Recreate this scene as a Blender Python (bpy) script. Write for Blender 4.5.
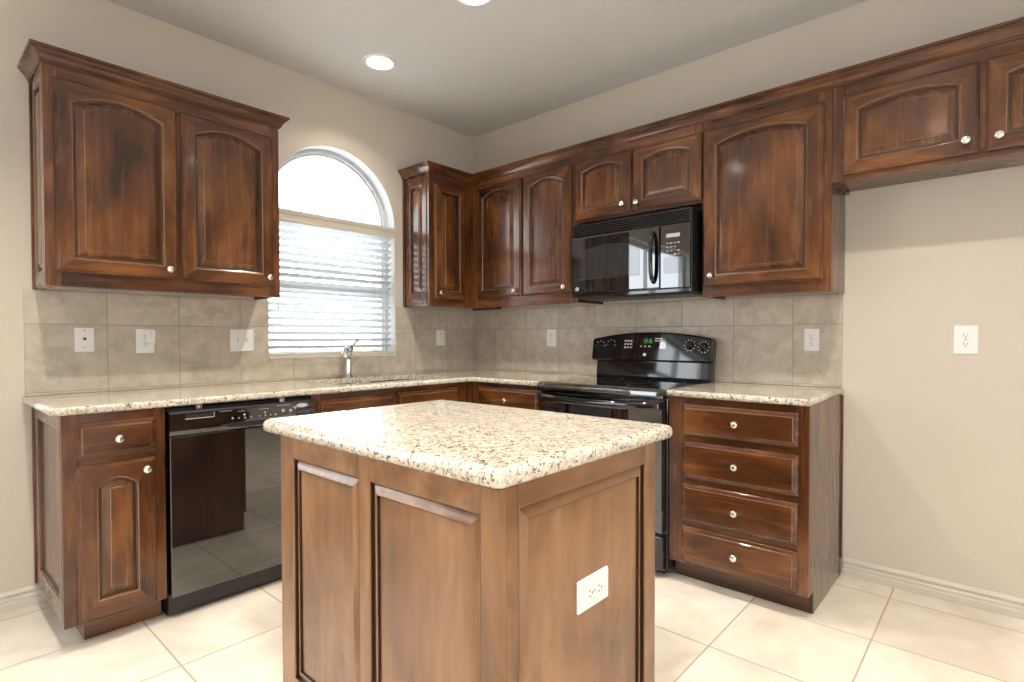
import bpy, bmesh, math, random
from mathutils import Matrix, Vector
random.seed(7)
PI = math.pi
for o in list(bpy.data.objects):
    bpy.data.objects.remove(o, do_unlink=True)
S = bpy.context.scene
C = S.collection

# ------------------------------------------------------------------ camera
CAM = (-3.0719, -3.1775, 1.1650)
YAW, PITCH, ROLL, FPX = 0.72418, -0.01846, -0.00186, 550.41
F = Vector((math.cos(YAW)*math.cos(PITCH), math.sin(YAW)*math.cos(PITCH), math.sin(PITCH)))
R0 = Vector((math.sin(YAW), -math.cos(YAW), 0))
U0 = R0.cross(F)
R1 = R0*math.cos(ROLL)+U0*math.sin(ROLL)
U1 = -R0*math.sin(ROLL)+U0*math.cos(ROLL)
cd = bpy.data.cameras.new('camera')
cam = bpy.data.objects.new('camera', cd)
C.objects.link(cam)
m = Matrix.Identity(4)
for i in range(3):
    m[i][0] = R1[i]; m[i][1] = U1[i]; m[i][2] = -F[i]; m[i][3] = CAM[i]
cam.matrix_world = m
cd.sensor_fit = 'HORIZONTAL'; cd.sensor_width = 36
cd.lens = FPX*36/1024
cd.shift_x = -4.954/1024
cd.shift_y = 6.735/1024
cd.clip_start = 0.02
S.camera = cam

# ------------------------------------------------------------------ world, exposure
SKY = 6.0
CAN = 3300.0
S.view_settings.view_transform = 'Standard'
S.view_settings.look = 'None'
S.view_settings.exposure = 0.12
S.view_settings.gamma = 1
S.view_settings.use_curve_mapping = False
w = bpy.data.worlds.new('sky'); S.world = w
w.use_nodes = True
bg = w.node_tree.nodes['Background']
bg.inputs[0].default_value = (0.88, 0.945, 1.0, 1)
bg.inputs[1].default_value = SKY

def portal(loc, rot, sx, sy):
    ld = bpy.data.lights.new('window_daylight', 'AREA')
    ld.shape = 'RECTANGLE'; ld.size = sx; ld.size_y = sy
    ld.cycles.is_portal = True
    o = bpy.data.objects.new('window_daylight', ld); C.objects.link(o)
    o.location = loc; o.rotation_euler = rot
    return o
RX0, RY0, CH = -6.2, -6.6, 2.754          # room extents and ceiling height
portal((-1.2025, 0.285, 1.70), (-PI/2, 0, 0), 0.90, 1.36)      # kitchen window, shining into the room
portal((-3.2, RY0-0.06, 1.15), (PI/2, 0, 0), 1.9, 2.1)       # unseen door opening added behind the camera for fill light
portal((-3.885, 0.20, 1.525), (-PI/2, 0, 0), 1.73, 1.55)     # breakfast nook window
portal((RX0-0.06, -4.2, 1.45), (0, -PI/2, 0), 1.5, 1.5)       # unseen side window added for fill light

# ------------------------------------------------------------------ materials
def mat(name):
    mt = bpy.data.materials.new(name); mt.use_nodes = True
    nt = mt.node_tree
    return mt, nt, nt.nodes['Principled BSDF']
def N(nt, t, **kw):
    n = nt.nodes.new(t)
    for k, v in kw.items():
        if k == 'op': n.operation = v
        elif isinstance(k, str) and hasattr(n, k): setattr(n, k, v)
    return n
def L(nt, a, b): nt.links.new(a, b)
def val(nt, sock, v): sock.default_value = v
def math_n(nt, op, a, b=None, c=None):
    n = nt.nodes.new('ShaderNodeMath'); n.operation = op
    for i, x in enumerate((a, b, c)):
        if x is None: continue
        if isinstance(x, (int, float)): n.inputs[i].default_value = x
        else: nt.links.new(x, n.inputs[i])
    return n.outputs[0]
def ramp(nt, fac, stops):
    r = nt.nodes.new('ShaderNodeValToRGB')
    el = r.color_ramp.elements
    while len(el) > 1: el.remove(el[-1])
    el[0].position = stops[0][0]; el[0].color = (*stops[0][1], 1)
    for p, c in stops[1:]:
        e = el.new(p); e.color = (*c, 1)
    nt.links.new(fac, r.inputs[0])
    return r.outputs[0]
def mixc(nt, fac, a, b, blend='MIX'):
    n = nt.nodes.new('ShaderNodeMix'); n.data_type = 'RGBA'; n.blend_type = blend
    for s, x in ((n.inputs[0], fac), (n.inputs[6], a), (n.inputs[7], b)):
        if isinstance(x, (int, float)): s.default_value = x
        elif isinstance(x, tuple): s.default_value = (*x, 1)
        else: nt.links.new(x, s)
    return n.outputs[2]
def simple(name, col, rough=0.5, metal=0.0, spec=0.5, coat=0.0, coat_r=0.05):
    mt, nt, b = mat(name)
    b.inputs['Base Color'].default_value = (*col, 1)
    b.inputs['Roughness'].default_value = rough
    b.inputs['Metallic'].default_value = metal
    b.inputs['Specular IOR Level'].default_value = spec
    b.inputs['Coat Weight'].default_value = coat
    b.inputs['Coat Roughness'].default_value = coat_r
    # faint surface mottling so the finish is not perfectly even
    tc = N(nt, 'ShaderNodeTexCoord'); nz = N(nt, 'ShaderNodeTexNoise')
    nz.inputs['Scale'].default_value = 14; L(nt, tc.outputs['Object'], nz.inputs['Vector'])
    L(nt, math_n(nt, 'MULTIPLY_ADD', nz.outputs[0], 0.06, rough-0.03 if rough > 0.03 else 0.0), b.inputs['Roughness'])
    return mt
def emit(name, col, st):
    mt, nt, b = mat(name)
    b.inputs['Base Color'].default_value = (*col, 1)
    b.inputs['Emission Color'].default_value = (*col, 1)
    b.inputs['Emission Strength'].default_value = st
    return mt

def wood(name, axis, dark, mid, light, rough=0.27, coat=0.5):
    """knotty alder under a brown stain; axis is the local axis the grain runs along"""
    mt, nt, b = mat(name)
    tc = N(nt, 'ShaderNodeTexCoord'); oi = N(nt, 'ShaderNodeObjectInfo')
    off = N(nt, 'ShaderNodeVectorMath', operation='MULTIPLY_ADD')
    cmb = N(nt, 'ShaderNodeCombineXYZ')
    for i, k in enumerate((37.0, 91.0, 53.0)):
        L(nt, math_n(nt, 'MULTIPLY', oi.outputs['Random'], k), cmb.inputs[i])
    add = N(nt, 'ShaderNodeVectorMath', operation='ADD')
    L(nt, tc.outputs['Object'], add.inputs[0]); L(nt, cmb.outputs[0], add.inputs[1])
    def mapped(a, c):
        mp = N(nt, 'ShaderNodeMapping')
        sc = [a, a, a]; sc[axis] = c
        mp.inputs['Scale'].default_value = sc
        L(nt, add.outputs[0], mp.inputs[0]); return mp.outputs[0]
    def noise(vec, s, d, dist=0.0, r=0.55):
        n = N(nt, 'ShaderNodeTexNoise'); n.inputs['Scale'].default_value = s
        n.inputs['Detail'].default_value = d; n.inputs['Distortion'].default_value = dist
        n.inputs['Roughness'].default_value = r
        L(nt, vec, n.inputs['Vector']); return n.outputs[0]
    blot = noise(mapped(1, 0.45), 5.0, 4, 0.6)
    grain = noise(mapped(1, 0.07), 34.0, 3, 0.3, 0.5)
    figure = noise(mapped(1, 0.22), 11.0, 3, 2.2)
    f = math_n(nt, 'MULTIPLY_ADD', blot, 0.62, 0.0)
    f = math_n(nt, 'MULTIPLY_ADD', grain, 0.13, f)
    f = math_n(nt, 'MULTIPLY_ADD', figure, 0.16, f)
    col = ramp(nt, f, [(0.31, dark), (0.455, mid), (0.63, light)])
    # knots
    vo = N(nt, 'ShaderNodeTexVoronoi'); vo.inputs['Scale'].default_value = 4.6
    L(nt, mapped(1, 0.6), vo.inputs['Vector'])
    kn = N(nt, 'ShaderNodeMapRange')
    kn.inputs[1].default_value = 0.03; kn.inputs[2].default_value = 0.10
    kn.inputs[3].default_value = 0.75; kn.inputs[4].default_value = 0.0
    L(nt, vo.outputs['Distance'], kn.inputs[0])
    ks = N(nt, 'ShaderNodeSeparateColor'); L(nt, vo.outputs['Color'], ks.inputs[0])
    kf = math_n(nt, 'MULTIPLY', kn.outputs[0], math_n(nt, 'GREATER_THAN', ks.outputs[0], 0.72))
    col = mixc(nt, kf, col, tuple(x*0.5 for x in dark))
    L(nt, col, b.inputs['Base Color'])
    L(nt, math_n(nt, 'MULTIPLY_ADD', grain, 0.06, rough-0.03), b.inputs['Roughness'])
    b.inputs['Specular IOR Level'].default_value = 0.3
    b.inputs['Coat Weight'].default_value = coat
    b.inputs['Coat IOR'].default_value = 1.6
    b.inputs['Coat Roughness'].default_value = 0.11
    return mt
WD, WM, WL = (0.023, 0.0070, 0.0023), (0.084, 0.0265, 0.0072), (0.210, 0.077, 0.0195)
WOOD_V = wood('stained_alder_upright', 2, WD, WM, WL)
WOOD_H = wood('stained_alder_level', 0, WD, WM, WL)
WOOD_Y = wood('stained_alder_depth', 1, WD, WM, WL)
GLAZE = simple('dark_glazed_groove', (0.030, 0.012, 0.006), 0.3, coat=0.5)
ID, IM, IL = (0.105, 0.043, 0.014), (0.215, 0.098, 0.038), (0.34, 0.180, 0.085)  # lighter than the cabinets: gloss and brighter light painted into the wood
IW_V = wood('lit_island_alder_upright', 2, ID, IM, IL, 0.33)
IW_H = wood('lit_island_alder_level', 0, ID, IM, IL, 0.33)
RUBBED_SHINE = simple('rubbed_edge_highlight', (0.22, 0.115, 0.055), 0.22, coat=0.9)  # rubbed edges, with the highlight lines of the mouldings painted into the colour
WOODS = [WOOD_V, WOOD_H, GLAZE, RUBBED_SHINE]
IWOODS = [IW_V, IW_H, GLAZE, RUBBED_SHINE]

def granite():
    mt, nt, b = mat('speckled_cream_granite')
    tc = N(nt, 'ShaderNodeTexCoord')
    def noise(s, d, r=0.6, dist=0.0):
        n = N(nt, 'ShaderNodeTexNoise'); n.inputs['Scale'].default_value = s
        n.inputs['Detail'].default_value = d; n.inputs['Roughness'].default_value = r
        n.inputs['Distortion'].default_value = dist
        L(nt, tc.outputs['Object'], n.inputs['Vector']); return n.outputs[0]
    base = ramp(nt, noise(38, 5, 0.7), [(0.30, (0.30, 0.23, 0.165)), (0.43, (0.54, 0.46, 0.36)), (0.54, (0.66, 0.60, 0.51)), (0.72, (0.74, 0.71, 0.65))])
    vo = N(nt, 'ShaderNodeTexVoronoi'); vo.inputs['Scale'].default_value = 130
    L(nt, tc.outputs['Object'], vo.inputs['Vector'])
    cell = N(nt, 'ShaderNodeSeparateColor'); L(nt, vo.outputs['Color'], cell.inputs[0])
    c2 = mixc(nt, 0.35, base, ramp(nt, cell.outputs[0], [(0.0, (0.42, 0.32, 0.21)), (0.35, (0.68, 0.60, 0.48)), (1.0, (0.80, 0.77, 0.71))]))
    fl = ramp(nt, noise(88, 3, 0.7, 0.8), [(0.38, (1, 1, 1)), (0.45, (0, 0, 0))])
    c3 = mixc(nt, fl, c2, (0.12, 0.080, 0.05))
    fl2 = ramp(nt, noise(105, 2, 0.6), [(0.33, (1, 1, 1)), (0.38, (0, 0, 0))])
    c4 = mixc(nt, fl2, c3, (0.16, 0.13, 0.11))
    L(nt, c4, b.inputs['Base Color'])
    b.inputs['Roughness'].default_value = 0.07
    b.inputs['Specular IOR Level'].default_value = 0.5
    b.inputs['Coat IOR'].default_value = 1.5
    b.inputs['Coat Weight'].default_value = 0.35
    b.inputs['Coat Roughness'].default_value = 0.03
    return mt
GRANITE = granite()

def paint(name, col, bump=0.25, rough=0.7):
    mt, nt, b = mat(name)
    tc = N(nt, 'ShaderNodeTexCoord')
    n = N(nt, 'ShaderNodeTexNoise'); n.inputs['Scale'].default_value = 120; n.inputs['Detail'].default_value = 3
    L(nt, tc.outputs['Object'], n.inputs['Vector'])
    bp = N(nt, 'ShaderNodeBump'); bp.inputs['Strength'].default_value = bump; bp.inputs['Distance'].default_value = 0.003
    L(nt, n.outputs[0], bp.inputs['Height']); L(nt, bp.outputs[0], b.inputs['Normal'])
    n2 = N(nt, 'ShaderNodeTexNoise'); n2.inputs['Scale'].default_value = 1.5
    L(nt, tc.outputs['Object'], n2.inputs['Vector'])
    L(nt, mixc(nt, n2.outputs[0], tuple(c*0.97 for c in col), tuple(min(1, c*1.03) for c in col)), b.inputs['Base Color'])
    b.inputs['Roughness'].default_value = rough
    b.inputs['Specular IOR Level'].default_value = 0.3
    return mt
WALLP = paint('beige_wall_paint', (0.58, 0.515, 0.432))
CEILP = paint('ceiling_paint', (0.62, 0.61, 0.595))
TRIMP = paint('painted_trim', (0.58, 0.53, 0.45), 0.0, 0.4)
REVEAL = paint('white_reveal_paint', (0.52, 0.52, 0.51), 0.1)

def tiles(name, ax, o, p, grout_w, c_lo, c_hi, c_gr, rough=0.3, nscale=6.0, spec=0.5):
    """square tiles: ax = the two object axes of the grid, o = a joint on each, p = pitch"""
    mt, nt, b = mat(name)
    tc = N(nt, 'ShaderNodeTexCoord'); sp = N(nt, 'ShaderNodeSeparateXYZ')
    L(nt, tc.outputs['Object'], sp.inputs[0])
    masks = []; ids = []
    for a, oo in zip(ax, o):
        t = math_n(nt, 'DIVIDE', math_n(nt, 'SUBTRACT', sp.outputs[a], oo), p)
        ids.append(math_n(nt, 'FLOOR', t))
        fr = math_n(nt, 'FRACT', t)
        d = math_n(nt, 'MINIMUM', fr, math_n(nt, 'SUBTRACT', 1.0, fr))
        mr = N(nt, 'ShaderNodeMapRange')
        g = grout_w/p/2
        mr.inputs[1].default_value = g*0.7; mr.inputs[2].default_value = g*1.4
        mr.inputs[3].default_value = 1; mr.inputs[4].default_value = 0
        L(nt, d, mr.inputs[0]); masks.append(mr.outputs[0])
    mask = math_n(nt, 'MAXIMUM', masks[0], masks[1])
    cid = N(nt, 'ShaderNodeCombineXYZ'); L(nt, ids[0], cid.inputs[0]); L(nt, ids[1], cid.inputs[1])
    wn = N(nt, 'ShaderNodeTexWhiteNoise'); L(nt, cid.outputs[0], wn.inputs['Vector'])
    sh = N(nt, 'ShaderNodeVectorMath', operation='MULTIPLY_ADD')
    L(nt, wn.outputs['Color'], sh.inputs[0]); sh.inputs[1].default_value = (9, 9, 9)
    L(nt, tc.outputs['Object'], sh.inputs[2])
    nz = N(nt, 'ShaderNodeTexNoise'); nz.inputs['Scale'].default_value = nscale
    nz.inputs['Detail'].default_value = 7; nz.inputs['Roughness'].default_value = 0.62
    nz.inputs['Distortion'].default_value = 0.5
    L(nt, sh.outputs[0], nz.inputs['Vector'])
    f = math_n(nt, 'MULTIPLY_ADD', nz.outputs[0], 1.0, math_n(nt, 'MULTIPLY_ADD', wn.outputs['Value'], 0.14, -0.07))
    col = ramp(nt, f, [(0.32, c_lo), (0.66, c_hi)])
    col = mixc(nt, mask, col, c_gr)
    L(nt, col, b.inputs['Base Color'])
    L(nt, math_n(nt, 'MULTIPLY_ADD', mask, 0.5, rough), b.inputs['Roughness'])
    b.inputs['Specular IOR Level'].default_value = spec
    bp = N(nt, 'ShaderNodeBump'); bp.inputs['Strength'].default_value = 0.4; bp.inputs['Distance'].default_value = 0.002
    bp.invert = True
    L(nt, mask, bp.inputs['Height']); L(nt, bp.outputs[0], b.inputs['Normal'])
    return mt
FLOORM = tiles('cream_floor_tile', (0, 1), (-0.15, -2.808), 0.4525, 0.006, (0.64, 0.56, 0.46), (0.82, 0.76, 0.67), (0.44, 0.36, 0.28), 0.28, 3.6)
TILE_L = tiles('taupe_wall_tile', (0, 2), (-2.406, 1.228), 0.3025, 0.005, (0.40, 0.345, 0.27), (0.56, 0.495, 0.405), (0.36, 0.315, 0.25), 0.30, 13)
TILE_R = tiles('taupe_wall_tile_beside_range', (1, 2), (-2.364, 1.228), 0.302, 0.005, (0.40, 0.345, 0.27), (0.56, 0.495, 0.405), (0.36, 0.315, 0.25), 0.30, 13)
BRICK = tiles('pale_outer_brick', (1, 2), (0.0, 0.0), 0.075, 0.012, (0.45, 0.42, 0.40), (0.62, 0.60, 0.58), (0.75, 0.75, 0.74), 0.8, 20)

BLACK = simple('black_gloss_enamel', (0.008, 0.008, 0.009), 0.06, spec=0.6, coat=0.4, coat_r=0.02)
BLACKT = simple('matt_black_toe_plate', (0.006, 0.006, 0.006), 0.6, spec=0.15)
BLACKG = simple('black_glass', (0.004, 0.004, 0.005), 0.03, spec=0.75, coat=1.0, coat_r=0.01)
for q in (BLACKG,): q.node_tree.nodes['Principled BSDF'].inputs['Coat IOR'].default_value = 1.8
BLACKM = simple('black_plastic', (0.012, 0.012, 0.013), 0.35)
GREYW = simple('tinted_oven_window', (0.02, 0.022, 0.025), 0.04, spec=0.8, coat=1.0, coat_r=0.01)
WHITEP = simple('white_plastic', (0.80, 0.79, 0.77), 0.3)
BAFFLE = simple('grey_can_baffle', (0.16, 0.16, 0.16), 0.5)
SLOT = simple('dark_slot', (0.02, 0.02, 0.02), 0.6)
NICKEL = simple('satin_nickel', (0.86, 0.82, 0.74), 0.22, metal=1.0)
CHROME = simple('polished_chrome', (0.90, 0.90, 0.91), 0.06, metal=1.0)
STEEL = simple('brushed_steel', (0.62, 0.62, 0.62), 0.25, metal=1.0)
PRINT = simple('pale_grey_print', (0.62, 0.62, 0.62), 0.5)
DIMPRINT = simple('grey_print', (0.36, 0.36, 0.35), 0.5)
SILVER = simple('silver_badge', (0.75, 0.76, 0.77), 0.25, metal=0.8)
GREEN = emit('green_clock_digits', (0.08, 0.40, 0.09), 0.3)
BULB = emit('lit_lamp_face', (1.0, 0.925, 0.81), CAN)
BULB_DIM = emit('dimmed_lamp_face_over_sink', (1.0, 0.925, 0.81), CAN*0.25)
VINYL = simple('white_vinyl_frame', (0.62, 0.62, 0.62), 0.4)
BLINDT = simple('ivory_blind_trim', (0.62, 0.56, 0.47), 0.4)

def slat_mat():
    mt, nt, b = mat('white_blind_slat')
    out = nt.nodes['Material Output']
    b.inputs['Base Color'].default_value = (0.55, 0.56, 0.57, 1); b.inputs['Roughness'].default_value = 0.45
    tr = N(nt, 'ShaderNodeBsdfTranslucent'); tr.inputs[0].default_value = (0.84, 0.86, 0.88, 1)
    mx = N(nt, 'ShaderNodeMixShader'); mx.inputs[0].default_value = 0.10
    L(nt, b.outputs[0], mx.inputs[1]); L(nt, tr.outputs[0], mx.inputs[2]); L(nt, mx.outputs[0], out.inputs[0])
    return mt
SLATM = slat_mat()
def glass_mat():
    mt, nt, b = mat('window_glass'); nt.nodes.remove(b)
    out = nt.nodes['Material Output']
    t = N(nt, 'ShaderNodeBsdfTransparent'); t.inputs[0].default_value = (0.96, 0.98, 0.98, 1)
    g = N(nt, 'ShaderNodeBsdfGlossy'); g.inputs['Roughness'].default_value = 0.02
    fr = N(nt, 'ShaderNodeFresnel'); fr.inputs[0].default_value = 1.45
    mx = N(nt, 'ShaderNodeMixShader')
    L(nt, fr.outputs[0], mx.inputs[0]); L(nt, t.outputs[0], mx.inputs[1]); L(nt, g.outputs[0], mx.inputs[2])
    L(nt, mx.outputs[0], out.inputs[0])
    return mt
GLASS = glass_mat()

# ------------------------------------------------------------------ mesh builder
OFF = {}                                   # object -> origin in its own frame
ROT = {'L': 0.0, 'R': -PI/2}               # L: along the window wall (x = world x).  R: along the range wall (x = -world y)
def to_world(fr, p):
    return Vector(p) if fr == 'L' else Vector((p[1], -p[0], p[2]))
class MB:
    def __init__(s, M=None): s.v = []; s.f = []; s.M = M or Matrix.Identity(4)
    def add(s, vs, fs, mi=0, smooth=False):
        n = len(s.v)
        s.v += [s.M @ Vector(p) for p in vs]
        for f in fs: s.f.append(([i+n for i in f], mi, smooth))
    def box(s, x0, x1, y0, y1, z0, z1, bev=0.0, mi=0, seg=1):
        bm = bmesh.new()
        bmesh.ops.create_cube(bm, size=1)
        for p in bm.verts:
            p.co = Vector((x0 if p.co.x < 0 else x1, y0 if p.co.y < 0 else y1, z0 if p.co.z < 0 else z1))
        if bev > 0:
            bmesh.ops.bevel(bm, geom=bm.edges[:], offset=bev, segments=seg, affect='EDGES', profile=0.5)
        bm.verts.index_update()
        s.add([p.co.copy() for p in bm.verts], [[q.index for q in f.verts] for f in bm.faces], mi, False)
        bm.free()
    def rings(s, rs, mi=0, cap0=False, cap1=False, smooth=False, closed=True, mf=None):
        n = len(rs[0]); vs = [p for r in rs for p in r]; 
        for a in range(len(rs)-1):
            for k in range(n if closed else n-1):
                k2 = (k+1) % n
                f = [a*n+k, a*n+k2, (a+1)*n+k2, (a+1)*n+k]
                s_n = len(s.v) if False else None
                s.f.append(([i+len(s.v) for i in f], mf(k) if mf else mi, smooth))
        if cap0: s.f.append(([len(s.v)+i for i in range(n)][::-1], mi, False))
        if cap1: s.f.append(([len(s.v)+(len(rs)-1)*n+i for i in range(n)], mi, False))
        s.v += [s.M @ Vector(p) for p in vs]
    def lathe(s, c, ax, prof, n=20, mi=0, smooth=True, cap0=True, cap1=True):
        """prof: (distance along ax, radius)"""
        ax = Vector(ax).normalized()
        t = ax.orthogonal().normalized(); b = ax.cross(t)
        rs = [[Vector(c)+ax*h+(t*math.cos(2*PI*k/n)+b*math.sin(2*PI*k/n))*max(r, 1e-5) for k in range(n)] for h, r in prof]
        s.rings(rs, mi, cap0, cap1, smooth)
    def tube(s, path, r, n=10, mi=0, flat=None):
        P = [Vector(p) for p in path]; rs = []
        nrm = None
        for i, p in enumerate(P):
            d = (P[min(i+1, len(P)-1)]-P[max(i-1, 0)]).normalized()
            if nrm is None: nrm = d.orthogonal().normalized()
            nrm = (nrm - d*nrm.dot(d)).normalized(); b = d.cross(nrm)
            rr = r[i] if isinstance(r, (list, tuple)) else r
            rs.append([p+(nrm*math.cos(2*PI*k/n)+b*math.sin(2*PI*k/n))*rr for k in range(n)])
        s.rings(rs, mi, True, True, True)
    def prism(s, poly, d0, d1, to3, mi=0, bev=0.0, smooth=False):
        """poly (2D) extruded from d0 to d1; to3(a, b, d) gives the point"""
        if bev > 0:
            ins = offset_poly(poly, -bev)
            rs = [[to3(a, b, d0) for a, b in poly], [to3(a, b, d1-(d1-d0)/abs(d1-d0)*bev) for a, b in poly], [to3(a, b, d1) for a, b in ins]]
        else:
            rs = [[to3(a, b, d0) for a, b in poly], [to3(a, b, d1) for a, b in poly]]
        s.rings(rs, mi, True, True, smooth)
    def build(s, name, mats, parent=None, frame='L', origin=(0, 0, 0), label=None, autosmooth=False):
        if parent is not None: origin = OFF[parent.name]
        me = bpy.data.meshes.new(name)
        og = Vector(origin)
        me.from_pydata([tuple(p-og) for p in s.v], [], [f[0] for f in s.f])
        if not isinstance(mats, (list, tuple)): mats = [mats]
        for q in mats: me.materials.append(q)
        for p, f in zip(me.polygons, s.f):
            p.material_index = f[1]; p.use_smooth = f[2]
        bm = bmesh.new(); bm.from_mesh(me)
        bmesh.ops.recalc_face_normals(bm, faces=bm.faces[:])
        bm.to_mesh(me); bm.free()
        o = bpy.data.objects.new(name, me); C.objects.link(o)
        OFF[o.name] = tuple(origin)
        if parent is not None: o.parent = parent
        else:
            o.location = to_world(frame, origin); o.rotation_euler = (0, 0, ROT[frame])
        if label: o['label'] = label
        return o
def offset_poly(P, d):
    """offset a counter-clockwise polygon outward by d (mitred)"""
    n = len(P); out = []
    for i in range(n):
        p0, p1, p2 = Vector(P[i-1]), Vector(P[i]), Vector(P[(i+1) % n])
        a = (p1-p0).normalized(); b = (p2-p1).normalized()
        na = Vector((a.y, -a.x)); nb = Vector((b.y, -b.x))
        k = 1+na.dot(nb)
        q = p1+(na+nb)*(d/max(k, 0.2))
        out.append((q.x, q.y))
    return out
def thing(name, label, cat, frame='L', origin=(0, 0, 0), group=None):
    o = bpy.data.objects.new(name, None); C.objects.link(o)
    o.empty_display_size = 0.05
    o.location = to_world(frame, origin); o.rotation_euler = (0, 0, ROT[frame])
    OFF[o.name] = tuple(origin)
    o['label'] = label; o['category'] = cat
    if group: o['group'] = group
    return o
def tag(o, label, cat, group=None):
    o['label'] = label; o['category'] = cat
    if group: o['group'] = group
    return o
def struct(name, mb, mats, label=None):
    o = mb.build(name, mats); o['kind'] = 'structure'
    if label: o['label'] = label
    return o
def basis(o, u, v):
    u = Vector(u); v = Vector(v); w_ = u.cross(v)
    M = Matrix.Identity(4)
    for i in range(3):
        M[i][0] = u[i]; M[i][1] = v[i]; M[i][2] = w_[i]; M[i][3] = o[i]
    return M
def front(x, y, z): return basis((x, y, z), (1, 0, 0), (0, 0, 1))          # faces local -y
def left_side(x, y, z): return basis((x, y, z), (0, -1, 0), (0, 0, 1))     # faces local -x, u runs towards the room

# ------------------------------------------------------------------ room
def fill_mesh(name, outer, holes, to3, mats):
    bm = bmesh.new(); es = []
    for loop in [outer]+holes:
        vs = [bm.verts.new(to3(a, b)) for a, b in loop]
        es += [bm.edges.new((vs[i], vs[(i+1) % len(vs)])) for i in range(len(vs))]
    bmesh.ops.triangle_fill(bm, use_beauty=True, use_dissolve=False, edges=es)
    bm.verts.index_update()
    mb = MB(); mb.add([v.co.copy() for v in bm.verts], [[q.index for q in f.verts] for f in bm.faces])
    bm.free(); return mb
mb = MB(); mb.add([(RX0, RY0, 0), (0, RY0, 0), (0, 0, 0), (RX0, 0, 0)], [[0, 1, 2, 3]])
struct('floor', mb, FLOORM, 'cream square floor tiles with thin brown grout')
CANS = [(-1.195, -0.465), (-1.275, -1.325), (-2.80, -1.28), (-2.75, -2.80), (-1.25, -2.85), (-4.4, -2.0), (-4.4, -4.2), (-2.4, -4.6)]
CR = 0.078
circ = lambda cx, cy, r, n=28: [(cx+r*math.cos(2*PI*k/n), cy+r*math.sin(2*PI*k/n)) for k in range(n)]
mb = fill_mesh('ceiling', [(RX0, RY0), (0, RY0), (0, 0), (RX0, 0)], [circ(x, y, CR) for x, y in CANS], lambda a, b: (a, b, CH), CEILP)
struct('ceiling', mb, CEILP)
# window opening in the window wall: rectangle under a half-round arch
WX0, WX1, WZ0, WZS = -1.643, -0.762, 1.043, 1.925
NX0, NX1, NZ0, NZ1 = -4.75, -3.02, 0.75, 2.30      # breakfast nook window, seen only as reflections
WC, WR = (WX0+WX1)/2, (WX1-WX0)/2
def arch_loop(ins=0.0, zb=None, n=32):
    zb = WZ0+ins if zb is None else zb
    r = WR-ins
    return [(WC-r, zb), (WC+r, zb)]+[(WC+r*math.cos(PI*k/n), WZS+r*math.sin(PI*k/n)) for k in range(n+1)]
mb = fill_mesh('wall_left', [(RX0, 0), (0, 0), (0, CH), (RX0, CH)], [arch_loop(), [(NX0, NZ0), (NX1, NZ0), (NX1, NZ1), (NX0, NZ1)]], lambda a, b: (a, 0, b), WALLP)
struct('wall_left', mb, WALLP)
mb = MB(); mb.rings([[(a, 0, b) for a, b in arch_loop()], [(a, 0.15, b) for a, b in arch_loop()]], smooth=False)
struct('trim_1', mb, REVEAL, 'white painted reveal of the arched window')
mb = MB(); mb.rings([[(a, 0.151, b) for a, b in arch_loop()], [(a, 0.27, b) for a, b in arch_loop()]])
mb.rings([[(a, 0.151, b) for a, b in arch_loop()], [(a, 0.151, b) for a, b in arch_loop(-0.3)]])
struct('trim_2', mb, BRICK, 'pale brick of the outer wall around the arched window')
mb = MB(); mb.add([(0, RY0, 0), (0, 0, 0), (0, 0, CH), (0, RY0, CH)], [[0, 1, 2, 3]])
struct('wall_right', mb, WALLP)
def open_wall(name, a0, a1, o0, o1, z0, z1, to3):
    mb = fill_mesh(name, [(a0, 0), (a1, 0), (a1, CH), (a0, CH)], [[(o0, z0), (o1, z0), (o1, z1), (o0, z1)]], to3, WALLP)
    return struct(name, mb, WALLP)
open_wall('wall_back', RX0, 0, -4.15, -2.25, 0.08, 2.2, lambda a, b: (a, RY0, b))
open_wall('wall_side', RY0, 0, -4.95, -3.45, 0.7, 2.2, lambda a, b: (RX0, a, b))
# frames of two unseen openings, added behind the camera to let in fill light
mb = MB()
for a in (-4.15, -3.23, -2.31): mb.box(a, a+0.06, RY0-0.04, RY0+0.03, 0.08, 2.2, 0.004)
for z in (0.08, 2.14): mb.box(-4.15, -2.25, RY0-0.035, RY0+0.025, z, z+0.06, 0.004)
struct('added_door_1', mb, VINYL, 'white frame of an added, unseen patio door letting in fill light')
mb = MB()
for a in (-4.95, -4.23, -3.51): mb.box(RX0-0.04, RX0+0.03, a, a+0.06, 0.7, 2.2, 0.004)
for z in (0.7, 1.42, 2.14): mb.box(RX0-0.035, RX0+0.025, -4.95, -3.45, z, z+0.06, 0.004)
struct('added_window_2', mb, VINYL, 'white frame of an added, unseen living room window letting in fill light')

mb = MB()
for a in (NX0, (NX0+NX1)/2-0.03, NX1-0.06): mb.box(a, a+0.06, 0.07, 0.13, NZ0, NZ1, 0.004)
for z in (NZ0, 1.50, NZ1-0.06): mb.box(NX0, NX1, 0.075, 0.125, z, z+0.06, 0.004)
mb.rings([[(a, y, b) for a, b in ((NX0, NZ0), (NX1, NZ0), (NX1, NZ1), (NX0, NZ1))] for y in (0, 0.16)])
struct('window_3', mb, VINYL, 'white window of the breakfast nook, outside the picture')

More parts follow.
